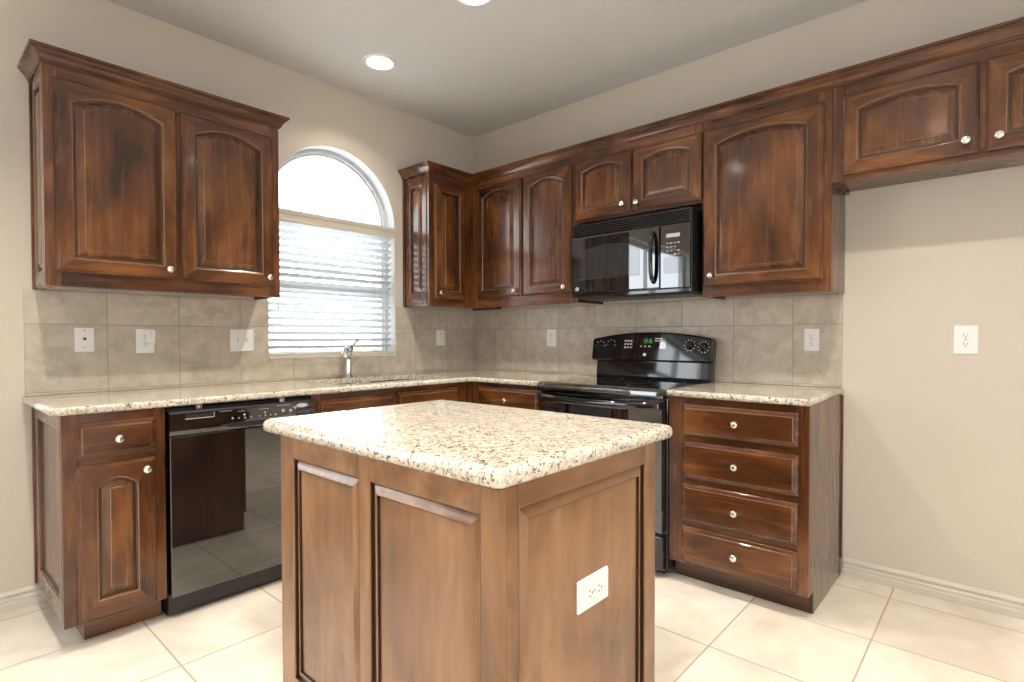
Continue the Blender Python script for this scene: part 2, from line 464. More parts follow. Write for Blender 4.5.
# arched window: frame, sash rails, glass
wnd = bpy.data.objects.new('window_1', None); C.objects.link(wnd); OFF['window_1'] = (0, 0, 0)
wnd['kind'] = 'structure'; wnd['label'] = 'arched white window over the sink'
fo, fi = arch_loop(0.0), arch_loop(0.038)
mb = MB()
mb.rings([[(a, 0.088, b) for a, b in fo], [(a, 0.088, b) for a, b in arch_loop(0.022)], [(a, 0.10, b) for a, b in arch_loop(0.026)], [(a, 0.10, b) for a, b in fi], [(a, 0.148, b) for a, b in fi], [(a, 0.148, b) for a, b in fo]])
mb.box(WX0+0.02, WX1-0.02, 0.092, 0.146, WZS-0.03, WZS+0.025, 0.004)
mb.build('window_frame', VINYL, wnd)
mb = MB()
mb.box(WX0+0.036, WX1-0.036, 0.094, 0.146, 1.440, 1.512, 0.005)
mb.build('meeting_rail', VINYL, wnd)
mb = MB(); lp = arch_loop(0.036)
mb.add([(a, 0.125, b) for a, b in lp], [list(range(len(lp)))])
mb.build('pane', GLASS, wnd)

# backsplash tile
BT = 0.008
mb = MB()
poly = [(-2.701, 0.9145), (-BT-0.0005, 0.9145), (-BT-0.0005, 1.379), (WX1, 1.379), (WX1, WZ0), (WX0, WZ0), (WX0, 1.379), (-2.701, 1.379)]
mb.prism(poly, -0.0005, -BT, lambda a, b, d: (a, d, b), bev=0.0015)
struct('trim_3', mb, TILE_L, 'taupe square backsplash tiles below the window')
mb = MB()
mb.prism([(-2.587, 0.9145), (-0.0005, 0.9145), (-0.0005, 1.379), (-2.587, 1.379)], -0.0005, -BT, lambda a, b, d: (d, a, b), bev=0.0015)
struct('trim_4', mb, TILE_R, 'taupe square backsplash tiles behind the range')
# tile sill ledge in the window
mb = MB(); mb.box(WX0+0.001, WX1-0.001, -BT-0.003, 0.086, WZ0+0.0005, WZ0+0.012, 0.002)
struct('trim_5', mb, BLINDT, 'beige sill under the blind')
# baseboards (ogee top)
bprof = [(0.0008, 0.0008), (0.014, 0.0008), (0.014, 0.030), (0.0115, 0.034), (0.0115, 0.048), (0.008, 0.052), (0.008, 0.060), (0.012, 0.066), (0.012, 0.071), (0.005, 0.082), (0.0008, 0.084)]
mb = MB(); mb.rings([[(RX0+0.02, -a, b) for a, b in bprof], [(-2.61, -a, b) for a, b in bprof]], cap0=True, cap1=True)
struct('baseboard_left', mb, TRIMP)
mb = MB(); mb.rings([[(-a, -2.601, b) for a, b in bprof], [(-a, RY0+0.02, b) for a, b in bprof]], cap0=True, cap1=True)
struct('baseboard_right', mb, TRIMP)

# ------------------------------------------------------------------ joinery
K = 14
def rect_ring(W, H, i, w_, arc=True):
    a, b, c, d = i, W-i, i, H-i
    return [(a, c, w_), (b, c, w_)]+[(b+(a-b)*k/K, d, w_) for k in range(K+1)]
def arch_ring(W, H, sx, sb, st, rise, d, w_):
    """inner opening: stile sx, bottom rail sb, top rail st (at the shoulders), inset d"""
    a, b = sx+d, W-sx-d
    zc = H-st-rise
    uc, hf = W/2, W/2-sx
    top = lambda u: zc+rise*max(0.0, 1-((u-uc)/hf)**2)-d
    pts = [(a, sb+d, w_), (b, sb+d, w_)]
    for k in range(K+1):
        u = b+(a-b)*k/K
        pts.append((u, top(u), w_))
    return pts
def slotmap(k):
    if k == 0: return 1
    if k == 1: return 0
    if k < 2+K: return 1
    return 0
def door_frame_mb(M, W, H, sx, sb, st, rise, T=0.020):
    mb = MB(M)
    rs = [rect_ring(W, H, 0, 0), rect_ring(W, H, 0, 0.010), rect_ring(W, H, 0.003, 0.0135), rect_ring(W, H, 0.007, 0.015), rect_ring(W, H, 0.008, 0.0185), rect_ring(W, H, 0.011, T),
          arch_ring(W, H, sx, sb, st, rise, 0, T)]
    mb.rings(rs, mf=slotmap)
    A = lambda d, w_: arch_ring(W, H, sx, sb, st, rise, d, w_)
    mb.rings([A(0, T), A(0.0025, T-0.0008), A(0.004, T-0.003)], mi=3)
    mb.rings([A(0.004, T-0.003), A(0.0055, T-0.006), A(0.009, T-0.0075)], mf=slotmap)
    mb.rings([A(0.009, T-0.0075), A(0.011, 0.007)], mi=2)
    return mb
def raised_panel_mb(M, W, H, sx, sb, st, rise, T=0.020, flat=False):
    mb = MB(M)
    A = lambda d, w_: arch_ring(W, H, sx, sb, st, rise, d, w_)
    mb.rings([A(0.0112, 0.0072), A(0.017, 0.0072)], mi=1)
    if flat:
        mb.rings([A(0.017, 0.0072), A(0.019, 0.0072)], mi=0, cap1=True)
    else:
        mb.rings([A(0.017, 0.0072), A(0.022, 0.0095), A(0.030, 0.0125), A(0.038, 0.0145), A(0.040, 0.0145)], mi=0)
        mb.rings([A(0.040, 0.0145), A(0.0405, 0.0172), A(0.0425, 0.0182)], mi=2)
        mb.rings([A(0.0425, 0.0182), A(0.044, 0.0185)], mi=0, cap1=True)
    return mb
def knob_mb(p, n):
    mb = MB()
    mb.lathe(p, n, [(0, 0.0075), (0.002, 0.0075), (0.004, 0.0055), (0.011, 0.0055), (0.014, 0.010), (0.017, 0.0148), (0.021, 0.0158), (0.0245, 0.0145), (0.027, 0.0100), (0.0282, 0.004), (0.0284, 0.0001)], 18)
    return mb
def add_door(par, x0, x1, z0, z1, y, rise=0.035, knob=None, sx=0.056, sb=0.053, st=0.041, mats=WOODS, name='door'):
    M = front(x0, y, z0)
    W, H = x1-x0, z1-z0
    d = door_frame_mb(M, W, H, sx, sb, st, rise).build(name, mats, par)
    raised_panel_mb(M, W, H, sx, sb, st, rise).build('raised_panel', [mats[0], mats[2], mats[3]], d)
    if knob: knob_mb((knob[0], y-0.0205, knob[1]), (0, -1, 0)).build('knob', NICKEL, d)
    return d
def add_drawer(par, x0, x1, z0, z1, y, knob=True, name='drawer_front', mats=WOODS):
    M = front(x0, y, z0); W, H = x1-x0, z1-z0
    mb = MB(M)
    rs = [rect_ring(W, H, 0, 0), rect_ring(W, H, 0, 0.010), rect_ring(W, H, 0.004, 0.0125), rect_ring(W, H, 0.008, 0.0135), rect_ring(W, H, 0.009, 0.016), rect_ring(W, H, 0.014, 0.0175), rect_ring(W, H, 0.017, 0.0180)]
    mb.rings(rs, mi=1)
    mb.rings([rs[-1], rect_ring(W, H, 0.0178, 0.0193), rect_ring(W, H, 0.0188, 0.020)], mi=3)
    mb.rings([rect_ring(W, H, 0.0188, 0.020), rect_ring(W, H, 0.021, 0.020)], mi=1, cap1=True)
    d = mb.build(name, mats, par)
    if knob: knob_mb(((x0+x1)/2, y-0.0205, (z0+z1)/2), (0, -1, 0)).build('knob', NICKEL, d)
    return d
FT = 0.020
def upper(frame, label, x0, x1, z0, z1, dep, cat='wall cabinet', x1up=None, x1split=None, inner_left=None):
    t = thing('wall_cabinet', label, cat, frame, (x0, 0, z0))
    yb, yf = -0.0015, -(dep-FT-0.0005)
    xe = x1up if x1up else x1
    cx0 = x0
    mb = MB()
    if x1up:
        mb.box(cx0, xe, yf, yb, x1split, z1, 0.0)
        mb.box(cx0, x1, yf, yb, z0+0.014, x1split, 0.0)
    else:
        mb.box(cx0, x1, yf, yb, z0+0.014, z1, 0.0)
    mb.box(cx0, cx0+0.016, yf, yb, z0, z0+0.0141)
    mb.box(x1-0.016, x1, yf, yb, z0, z0+0.0141)
    mb.build('carcass', [WOOD_V], t)
    return t
def face_frame(par, stiles, rails, dep, mats=WOODS):
    mb = MB()
    for a, b, c, d in stiles: mb.box(a, b, -dep, -(dep-FT), c, d, 0.0012, 0)
    for a, b, c, d in rails: mb.box(a, b, -dep, -(dep-FT), c, d, 0.0012, 1)
    return mb.build('face_frame', mats, par)
def side_panel(par, x, y0, y1, z0, z1, sx=0.05, sb=0.06, st=0.06, flat=True, name='end_panel', mats=WOODS, T=0.020):
    """framed end panel on a cabinet's local -x side; y0 is at the wall, y1 towards the room"""
    M = left_side(x, y0, z0); W, H = y0-y1, z1-z0
    mb = door_frame_mb(M, W, H, sx, sb, st, 0.0)
    mb2 = raised_panel_mb(M, W, H, sx, sb, st, 0.0, flat=flat)
    d = mb.build(name, mats, par)
    mb2.build('inset_panel', [mats[0], mats[2], mats[3]], d)
    return d

UD = 0.285                                  # wall cabinet depth to the frame face
DY = -(UD+0.0005)                           # back of the doors
UZ0, UZ1 = 1.380, 2.325
CZ0 = 2.276                                 # underside of the crown
# --- cabinet left of the window
X0, X1 = -2.666, -1.707
t = upper('L', 'two-door brown wall cabinet left of the arched window', X0+0.0205, X1, UZ0, UZ1, UD)
face_frame(t, [(X0, X0+0.05, UZ0, UZ1), (X1-0.055, X1, UZ0, UZ1), (-2.205, -2.160, UZ0+0.075, 2.2)], [(X0+0.05, X1-0.055, UZ0, UZ0+0.075), (X0+0.05, X1-0.055, 2.2, UZ1)], UD)
add_door(t, -2.634, -2.192, 1.440, 2.224, DY, 0.045, (-2.232, 1.480))
add_door(t, -2.176, -1.746, 1.440, 2.216, DY, 0.045, (-1.776, 1.480))
side_panel(t, X0+0.0203, -0.022, -(UD-FT-0.0005), UZ0, CZ0-0.001, 0.045, 0.06, 0.05, flat=False)
mb = MB(); mb.box(X0-0.006, X0+0.02, -0.021, -0.0015, UZ0, CZ0-0.001, 0.002); mb.build('scribe_strip', [WOOD_V], t)
crown_prof = [(0.0006, 2.272), (0.007, 2.272), (0.008, 2.279), (0.011, 2.281), (0.013, 2.288), (0.018, 2.298), (0.026, 2.308), (0.034, 2.314), (0.035, 2.319), (0.041, 2.321), (0.042, 2.332), (0.0006, 2.332)]
def sweep(path, prof):
    """path: 2D polyline; the profile is offset to the right-hand side of travel"""
    n = len(path); rs = []
    for i in range(n):
        p = Vector(path[i])
        if i == 0: a = b = (Vector(path[1])-p).normalized()
        elif i == n-1: a = b = (p-Vector(path[i-1])).normalized()
        else: a = (p-Vector(path[i-1])).normalized(); b = (Vector(path[i+1])-p).normalized()
        na, nb = Vector((a.y, -a.x)), Vector((b.y, -b.x))
        d = (na+nb)/(1+na.dot(nb))
        rs.append([(p.x+d.x*o, p.y+d.y*o, z) for o, z in prof])
    mb = MB(); mb.rings(rs, mi=0, cap0=True, cap1=True)
    return mb
def crown_world(path):
    # room-side is to the right when walking wall -> front -> wall with the cabinets on the left hand
    return sweep(path, crown_prof)
mb = crown_world([(X0, -0.001), (X0, -UD), (X1, -UD), (X1, -0.001)][::-1])
# walking from right to left keeps the room on the left; flip by mirroring the direction
mb = crown_world([(X0, -0.001), (X0, -UD), (X1, -UD), (X1, -0.001)])
mb.build('crown_molding', [WOOD_H], t)

# --- corner cabinet on the window wall
X0, X1 = -0.689, -UD-0.0006
t = CORNER = upper('L', 'narrow single-door wall cabinet in the corner, right of the window', X0+0.0205, -0.002, UZ0, UZ1, UD)
face_frame(t, [(X0, X0+0.048, UZ0, UZ1), (-0.376, -UD+0.0185, UZ0, UZ1)], [(X0+0.048, -0.376, UZ0, UZ0+0.07), (X0+0.048, -0.376, 2.2, UZ1)], UD)
add_door(t, -0.648, -0.372, 1.432, 2.205, DY, 0.0, (-0.615, 1.470), sx=0.05)
side_panel(t, X0+0.0203, -0.022, -(UD-FT-0.0005), UZ0, CZ0-0.001, 0.052, 0.085, 0.075, flat=False)
mb = MB(); mb.box(X0-0.005, X0+0.02, -0.021, -0.0015, UZ0, CZ0-0.001, 0.002); mb.build('scribe_strip', [WOOD_V], t)

# --- range wall: two-door cabinet
t = upper('R', 'two-door wall cabinet between the corner and the microwave', 0.2865, 1.215, UZ0, UZ1, UD, x1up=1.183, x1split=1.862)
face_frame(t, [(0.2862, 0.360, UZ0, UZ1), (1.150, 1.215, UZ0, 1.862), (1.150, 1.183, 1.862, UZ1), (0.745, 0.795, UZ0+0.075, 2.2)], [(0.360, 1.150, UZ0, UZ0+0.075), (0.360, 1.150, 2.2, UZ1)], UD)
add_door(t, 0.346, 0.762, 1.443, 2.230, DY, 0.042, (0.715, 1.480))
add_door(t, 0.779, 1.172, 1.443, 2.230, DY, 0.042, (1.128, 1.480))
# --- short cabinet above the microwave
t = upper('R', 'short two-door wall cabinet above the black microwave', 1.184, 1.999, 1.862, UZ1, UD)
face_frame(t, [(1.184, 1.23, 1.862, UZ1), (1.96, 1.999, 1.862, UZ1), (1.57, 1.62, 1.90, 2.2)], [(1.23, 1.96, 1.862, 1.90), (1.23, 1.96, 2.2, UZ1)], UD)
add_door(t, 1.195, 1.588, 1.877, 2.230, DY, 0.030, (1.541, 1.924), sx=0.058)
add_door(t, 1.600, 1.997, 1.874, 2.224, DY, 0.030, (1.632, 1.920), sx=0.058)
# --- tall single door right of the microwave
t = upper('R', 'wide single-door wall cabinet right of the microwave', 2.000, 2.594, 1.374, UZ1, UD)
face_frame(t, [(2.000, 2.045, 1.374, UZ1), (2.535, 2.594, 1.374, UZ1)], [(2.045, 2.535, 1.374, 1.455), (2.045, 2.535, 2.19, UZ1)], UD)
add_door(t, 2.008, 2.563, 1.425, 2.222, DY, 0.040, (2.054, 1.479), sx=0.066)
# --- cabinet over the empty refrigerator space
t = upper('R', 'short two-door wall cabinet high over the empty refrigerator space', 2.595, 3.64, 1.852, UZ1, UD)
face_frame(t, [(2.595, 2.645, 1.852, UZ1), (3.59, 3.64, 1.852, UZ1), (3.09, 3.13, 1.89, 2.19)], [(2.645, 3.59, 1.852, 1.89), (2.645, 3.59, 2.19, UZ1)], UD)
add_door(t, 2.636, 3.097, 1.876, 2.222, DY, 0.030, (3.059, 1.924), sx=0.056)
add_door(t, 3.119, 3.585, 1.874, 2.224, DY, 0.030, (3.157, 1.921), sx=0.056)
# --- crown along the whole corner run (world coordinates)
def crown_part(path, i0, i1):
    n = len(crown_prof); full = crown_world(path); mb = MB()
    mb.rings([full.v[i*n:(i+1)*n] for i in range(i0, i1+1)], 0, True, True)
    return mb
RUN = [(-0.689, -0.001), (-0.689, -UD), (-UD, -UD), (-UD, -3.64), (-0.001, -3.64)]
crown_part(RUN, 0, 2).build('crown_molding', [WOOD_H], CORNER)
tag(crown_part(RUN, 2, 4).build('crown_molding', [WOOD_Y], None, 'L', (-UD, -1.9, 2.272)), 'long brown crown molding above the range wall cabinets, from the corner to the right edge', 'molding')

# ------------------------------------------------------------------ base cabinets
BD = 0.613; BY = -(BD+0.0005); BZ0, BZ1 = 0.097, 0.8835
def base(frame, label, x0, x1, cx0=None, cx1=None, kick=(None, None), name='base_cabinet', ctop=None):
    t = thing(name, label, 'base cabinet', frame, (x0, 0, 0))
    mb = MB()
    a = x0 if cx0 is None else cx0; b = x1 if cx1 is None else cx1
    mb.box(a, b, -(BD-FT-0.0005), -0.010, BZ0, BZ1 if ctop is None else ctop)
    mb.build('carcass', [WOOD_V], t)
    k0 = x0 if kick[0] is None else kick[0]; k1 = x1 if kick[1] is None else kick[1]
    mb = MB(); mb.box(k0, k1, -(BD-0.078), -0.016, 0.001, BZ0-0.0005, 0.001)
    mb.build('toe_kick', [WOOD_H], t)
    return t
# left end cabinet
X0, X1 = -2.677, -2.345
t = base('L', 'single-door base cabinet with one drawer at the left end', X0, X1, X0+0.0205, None, (-2.605, None))
face_frame(t, [(X0, X0+0.05, BZ0, BZ1), (X1-0.045, X1, BZ0, BZ1)], [(X0+0.05, X1-0.045, 0.838, BZ1), (X0+0.05, X1-0.045, 0.685, 0.725), (X0+0.05, X1-0.045, BZ0, 0.125)], BD)
add_drawer(t, -2.635, -2.381, 0.715, 0.848, BY)
add_door(t, -2.637, -2.384, 0.106, 0.690, BY, 0.036, (-2.418, 0.648), sx=0.060, sb=0.065, st=0.055)
side_panel(t, X0+0.0203, -0.032, -(BD-FT-0.0005), BZ0, BZ1, 0.062, 0.075, 0.055, flat=True)
mb = MB(); mb.box(X0-0.006, X0+0.02, -0.031, -0.0095, BZ0, BZ1, 0.002); mb.build('scribe_strip', [WOOD_V], t)
# sink base
X0, X1 = -1.711, -0.655
t = base('L', 'sink base cabinet with two false drawer panels under the window', X0, X1, None, None, (X0, X1-0.0), ctop=0.66)
face_frame(t, [(X0, X0+0.05, BZ0, BZ1), (-1.235, -1.195, 0.1255, 0.6845), (-1.235, -1.195, 0.7255, 0.8445), (-0.745, BD*-1+0.0185, BZ0, BZ1)], [(X0+0.05, -0.745, 0.845, BZ1), (X0+0.05, -0.745, 0.685, 0.725), (X0+0.05, -0.745, BZ0, 0.125)], BD)
add_drawer(t, -1.680, -1.228, 0.715, 0.852, BY, False, 'false_drawer_front')
add_drawer(t, -1.201, -0.737, 0.715, 0.855, BY, False, 'false_drawer_front')
add_door(t, -1.680, -1.228, 0.106, 0.690, BY, 0.036, (-1.262, 0.648), sx=0.060)
add_door(t, -1.201, -0.737, 0.106, 0.690, BY, 0.036, (-1.168, 0.648), sx=0.060)
# corner cabinet left of the range
X0, X1 = 0.6145, 1.200
t = base('R', 'corner base cabinet with a drawer, left of the black range', X0, X1, 0.64, None, (0.70, None))
face_frame(t, [(X0, X0+0.08, BZ0, BZ1), (X1-0.045, X1, BZ0, BZ1)], [(X0+0.08, X1-0.045, 0.845, BZ1), (X0+0.08, X1-0.045, 0.685, 0.725), (X0+0.08, X1-0.045, BZ0, 0.125)], BD)
add_drawer(t, 0.682, 1.180, 0.715, 0.857, BY)
add_door(t, 0.682, 1.180, 0.106, 0.690, BY, 0.036, (1.14, 0.648), sx=0.062)
# four-drawer cabinet right of the range
X0, X1 = 1.976, 2.590
t = base('R', 'four-drawer base cabinet right of the black range', X0, X1, None, X1-0.0165, (X0, X1-0.0165))
face_frame(t, [(X0, X0+0.085, BZ0, BZ1), (X1-0.05, X1, BZ0, BZ1)], [(X0+0.085, X1-0.05, 0.84, BZ1), (X0+0.085, X1-0.05, 0.665, 0.725), (X0+0.085, X1-0.05, 0.465, 0.525), (X0+0.085, X1-0.05, 0.265, 0.315), (X0+0.085, X1-0.05, BZ0, 0.125)], BD)
for a, b in ((0.712, 0.852), (0.510, 0.679), (0.302, 0.480), (0.112, 0.279)):
    add_drawer(t, 2.049, 2.549, a, b, BY)
mb = MB()
mb.prism([(-0.010, 0.001), (-0.010, BZ1), (-(BD-FT-0.001), BZ1), (-(BD-FT-0.001), BZ0), (-(BD-0.078), BZ0), (-(BD-0.078), 0.001)][::-1], X1-0.016, X1, lambda a, b, d: (d, a, b))
mb.build('end_panel', [WOOD_V], t)
mb = MB(); mb.box(X1-0.001, X1+0.007, -0.030, -0.0095, 0.086, BZ1, 0.002); mb.build('scribe_strip', [WOOD_V], t)

# ------------------------------------------------------------------ granite
def slab_mb(outer, z0, z1, r, hole=None, seg=5):
    """outer counter-clockwise; rounded edge of radius r top and bottom"""
    mb = MB(); rs = []
    for k in range(seg+1):
        a = PI/2*k/seg
        rs.append([(x, y, z0+r-r*math.cos(a)) for x, y in offset_poly(outer, -r+r*math.sin(a))])
    for k in range(seg+1):
        a = PI/2*k/seg
        rs.append([(x, y, z1-r+r*math.sin(a)) for x, y in offset_poly(outer, -r+r*math.cos(a))])
    mb.rings(rs, smooth=True)
    for z in (z0, z1):
        lo = offset_poly(outer, -r)
        q = fill_mesh('', lo, [hole] if hole else [], lambda a, b: (a, b, z), None)
        mb.add(q.v, [f[0] for f in q.f])
    if hole: mb.rings([[(a, b, z0) for a, b in hole], [(a, b, z1) for a, b in hole]])
    return mb
CT0, CT1 = 0.8842, 0.914
def rrect(x0, x1, y0, y1, r, n=5):
    out = []
    for cx, cy, a0 in ((x1-r, y0+r, -PI/2), (x1-r, y1-r, 0), (x0+r, y1-r, PI/2), (x0+r, y0+r, PI)):
        out += [(cx+r*math.cos(a0+PI/2*k/n), cy+r*math.sin(a0+PI/2*k/n)) for k in range(n+1)]
    return out
hole = rrect(-1.50, -0.70, -0.525, -0.115, 0.06)
Lp = [(-2.711, -0.0095), (-2.711, -0.636), (-0.637, -0.636), (-0.637, -1.203), (-0.0095, -1.203), (-0.0095, -0.0095)]
o = slab_mb(Lp, CT0, CT1, 0.010, hole).build('countertop', GRANITE, None, 'L', (-1.6, -0.3, CT0))
tag(o, 'speckled granite counter along the window with the sink, turning the corner', 'countertop')
o = slab_mb([(-0.637, -2.597), (-0.0095, -2.597), (-0.0095, -1.9735), (-0.637, -1.9735)], CT0, CT1, 0.010).build('countertop', GRANITE, None, 'L', (-0.3, -2.3, CT0))
tag(o, 'short speckled granite counter on top of the four drawers', 'countertop')
# ------------------------------------------------------------------ island
IX0, IX1, IY0, IY1 = -2.310, -1.677, -2.457, -1.556
IZ1 = 0.8735
t = thing('kitchen_island', 'brown panelled kitchen island standing in the middle of the floor', 'island', 'L', (IX0, IY0, 0))
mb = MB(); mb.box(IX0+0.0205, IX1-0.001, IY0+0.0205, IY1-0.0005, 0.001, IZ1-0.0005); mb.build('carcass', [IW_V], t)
def panelled(M, W, H, pans, name, par):
    """a flat face of thickness 0.02 with sunk, moulded panels (u0, u1, v0, v1)"""
    mb = MB(M); T = 0.020
    us = [0.0]
    us = sorted(set([0, W]+[p[0] for p in pans]+[p[1] for p in pans]))
    v0, v1 = pans[0][2], pans[0][3]
    # stiles
    edges = [0]+[x for p in pans for x in p[:2]]+[W]
    for i in range(0, len(edges), 2):
        mb.box(edges[i], edges[i+1], 0, H, 0, T, 0.001, 0)
    for u0, u1, a, b in pans:
        mb.box(u0, u1, 0, a, 0, T, 0.0, 1); mb.box(u0, u1, b, H, 0, T, 0.0, 1)
    o = mb.build(name, IWOODS, par)
    for u0, u1, a, b in pans:
        q = MB(M)
        R_ = lambda i, w_: [(u0+i, a+i, w_), (u1-i, a+i, w_), (u1-i, b-i, w_), (u0+i, b-i, w_)]
        hv = lambda k: 1 if k in (0, 2) else 0
        q.rings([R_(0.0003, T), R_(0.0025, T-0.0005), R_(0.003, T-0.003)], mf=hv)
        q.rings([R_(0.003, T-0.003), R_(0.0035, T-0.011), R_(0.0075, T-0.0115)], mi=2)
        q.rings([R_(0.0075, T-0.0115), R_(0.009, T-0.0105), R_(0.016, T-0.006), R_(0.023, T-0.0030), R_(0.029, T-0.0015), R_(0.031, T-0.0015)], mf=hv)
        q.rings([R_(0.031, T-0.0015), R_(0.0315, T-0.0085), R_(0.0345, T-0.009), R_(0.035, 0.008)], mi=2)
        mo = q.build('panel_molding', IWOODS, par)
        q = MB(M)
        q.rings([R_(0.0351, 0.0125), R_(0.038, 0.0125)], mi=0, cap1=True)
        q.build('inset_panel', IWOODS, par)
    return o
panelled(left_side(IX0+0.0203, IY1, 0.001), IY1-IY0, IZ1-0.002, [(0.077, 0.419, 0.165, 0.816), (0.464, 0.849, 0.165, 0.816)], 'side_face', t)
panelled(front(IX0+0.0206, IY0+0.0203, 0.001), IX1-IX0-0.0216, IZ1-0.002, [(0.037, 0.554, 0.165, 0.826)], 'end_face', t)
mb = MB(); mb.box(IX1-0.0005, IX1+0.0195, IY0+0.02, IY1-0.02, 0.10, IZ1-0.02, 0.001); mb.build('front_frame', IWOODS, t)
sl = rrect(-2.328, -1.585, -2.474, -1.455, 0.030, 6)
o = slab_mb(sl, 0.874, 0.914, 0.0185, None, 7).build('island_countertop', GRANITE, None, 'L', (-1.96, -1.97, 0.874))
tag(o, 'thick speckled granite slab with rounded edge on the island', 'countertop')

# ------------------------------------------------------------------ dishwasher
X0, X1 = -2.340, -1.716
t = thing('dishwasher', 'black built-in dishwasher between the left base cabinet and the sink', 'dishwasher', 'L', (X0, 0, 0))
mb = MB(); mb.box(X0+0.004, X1-0.004, -0.60, -0.03, 0.02, 0.872); mb.build('tub_body', BLACKM, t)
mb = MB(); mb.box(X0+0.006, X1-0.006, -0.560, -0.50, 0.001, 0.098, 0.002); mb.build('toe_panel', BLACKT, t)
mb = MB(); mb.box(X0+0.003, X1-0.003, -0.640, -0.601, 0.100, 0.762, 0.004, 0, 2); mb.build('door_panel', BLACKG, t)
# control panel: bowed front with a hand pocket along its lower edge
mb = MB(); n = 18; rs = []
for k in range(n+1):
    u = k/n; x = X0+0.003+(X1-X0-0.006)*u
    bow = 0.010*(1-(2*u-1)**2)
    zb = 0.766
    rs.append([(x, -0.602, 0.863), (x, -0.640-bow*0.6, 0.863), (x, -0.644-bow, 0.856), (x, -0.648-bow, 0.802), (x, -0.646-bow, 0.784), (x, -0.640-bow*0.5, zb), (x, -0.602, zb)])
mb.rings(rs, 0, True, True, False)
cp = mb.build('control_panel', BLACKG, t)
mb = MB(); 
mb.prism([(-2.145, 0.7905), (-2.11, 0.778), (-2.028, 0.7715), (-1.94, 0.778), (-1.905, 0.7905), (-1.95, 0.7945), (-2.10, 0.7945)], -0.6505, -0.662, lambda a, b, d: (a, d, b))
mb.build('hand_grip', BLACKM, cp)
mb = MB()
for k in range(14):
    x = -2.279+0.0075*k
    mb.box(x, x+0.0045, -0.6540, -0.646, 0.834, 0.848)
mb.build('vent_slits', SLOT, cp)
mb = MB(); mb.box(-2.283, -2.170, -0.6545, -0.646, 0.8285, 0.832, 0.0005); mb.box(-2.173, -2.170, -0.6545, -0.646, 0.832, 0.850, 0.0005)
mb.build('vent_edge', DIMPRINT, cp)
mb = MB()
for x, z, r in ((-2.098, 0.815, 0.0065), (-2.072, 0.813, 0.004), (-2.048, 0.826, 0.006), (-2.046, 0.812, 0.005), (-2.020, 0.812, 0.004), (-1.982, 0.813, 0.005), (-1.958, 0.826, 0.006), (-1.956, 0.812, 0.005), (-1.932, 0.812, 0.004), (-1.908, 0.812, 0.005), (-1.872, 0.826, 0.010), (-1.836, 0.822, 0.009), (-1.815, 0.834, 0.007)):
    mb = MB(); mb.lathe((x, -0.6560, z), (0, -1, 0), [(-0.008, r*0.8), (0.0015, r*0.8), (0.0022, r*0.6)], 12)
    mb.build('control_button', DIMPRINT, cp)
mb = MB()
for x0_, x1_, z in ((-2.150, -2.100, 0.848), (-2.075, -2.045, 0.842), (-1.985, -1.940, 0.842), (-1.900, -1.842, 0.850)):
    mb = MB(); mb.box(x0_, x1_, -0.6568, -0.650, z, z+0.0016)
    mb.build('printed_mark', DIMPRINT, cp)
mb = MB()
el = [(-1.779+0.030*math.cos(2*PI*k/24), 0.842+0.0105*math.sin(2*PI*k/24)) for k in range(24)]
mb.prism(el, -0.645, -0.6545, lambda a, b, d: (a, d, b), 0)
el2 = [(-1.779+0.025*math.cos(2*PI*k/24), 0.842+0.0075*math.sin(2*PI*k/24)) for k in range(24)]
mb.prism(el2, -0.6545, -0.6550, lambda a, b, d: (a, d, b), 1)
mb.prism([(-1.798, 0.8405), (-1.762, 0.8425), (-1.762, 0.8445), (-1.798, 0.8425)], -0.655, -0.6556, lambda a, b, d: (a, d, b), 0)
mb.build('badge', [SILVER, PRINT], cp)
for x in (-2.222, -1.866):
    mb = MB(); mb.box(x-0.012, x+0.012, -0.630, -0.602, 0.874, 0.8765, 0.0005); mb.box(x-0.012, x+0.012, -0.632, -0.629, 0.865, 0.8825, 0.0008)
    mb.lathe((x, -0.632, 0.876), (0, -1, 0), [(0, 0.004), (0.002, 0.004), (0.003, 0.002)], 10)
    mb.build('mounting_bracket', STEEL, t)

# ------------------------------------------------------------------ range
X0, X1 = 1.2065, 1.9700
XC = (X0+X1)/2
t = thing('electric_range', 'black freestanding electric range with smooth glass cooktop', 'range', 'R', (X0, 0, 0))
mb = MB(); mb.box(X0, X1, -0.615, -0.030, 0.035, 0.902, 0.002)
for x in (X0+0.03, X1-0.07):
    for y in (-0.58, -0.10): mb.box(x, x+0.04, y, y+0.04, 0.001, 0.036)
mb.build('oven_body', BLACK, t)
# cooktop with rounded front lip
mb = MB(); pr = [(-0.075, 0.903), (-0.655, 0.870), (-0.662, 0.872), (-0.668, 0.885), (-0.667, 0.902), (-0.660, 0.911), (-0.640, 0.916), (-0.075, 0.916)]
pr = [(-0.075, 0.9025), (-0.617, 0.9025), (-0.617, 0.868), (-0.655, 0.868), (-0.664, 0.872), (-0.668, 0.885), (-0.667, 0.902), (-0.660, 0.912), (-0.640, 0.9165), (-0.075, 0.9165)]
mb.rings([[(X0-0.0015, a, b) for a, b in pr], [(X1+0.0015, a, b) for a, b in pr]], 0, True, True)
ct = mb.build('cooktop', BLACKG, t)
for x, y, r in ((1.40, -0.22, 0.085), (1.40, -0.48, 0.105), (1.77, -0.22, 0.105), (1.77, -0.48, 0.085)):
    mb = MB(); 
    mb.rings([[(x+rr*math.cos(2*PI*k/40), y+rr*math.sin(2*PI*k/40), 0.9168) for k in range(40)] for rr in (r-0.003, r)])
    mb.build('burner_ring', BLACKM, ct)
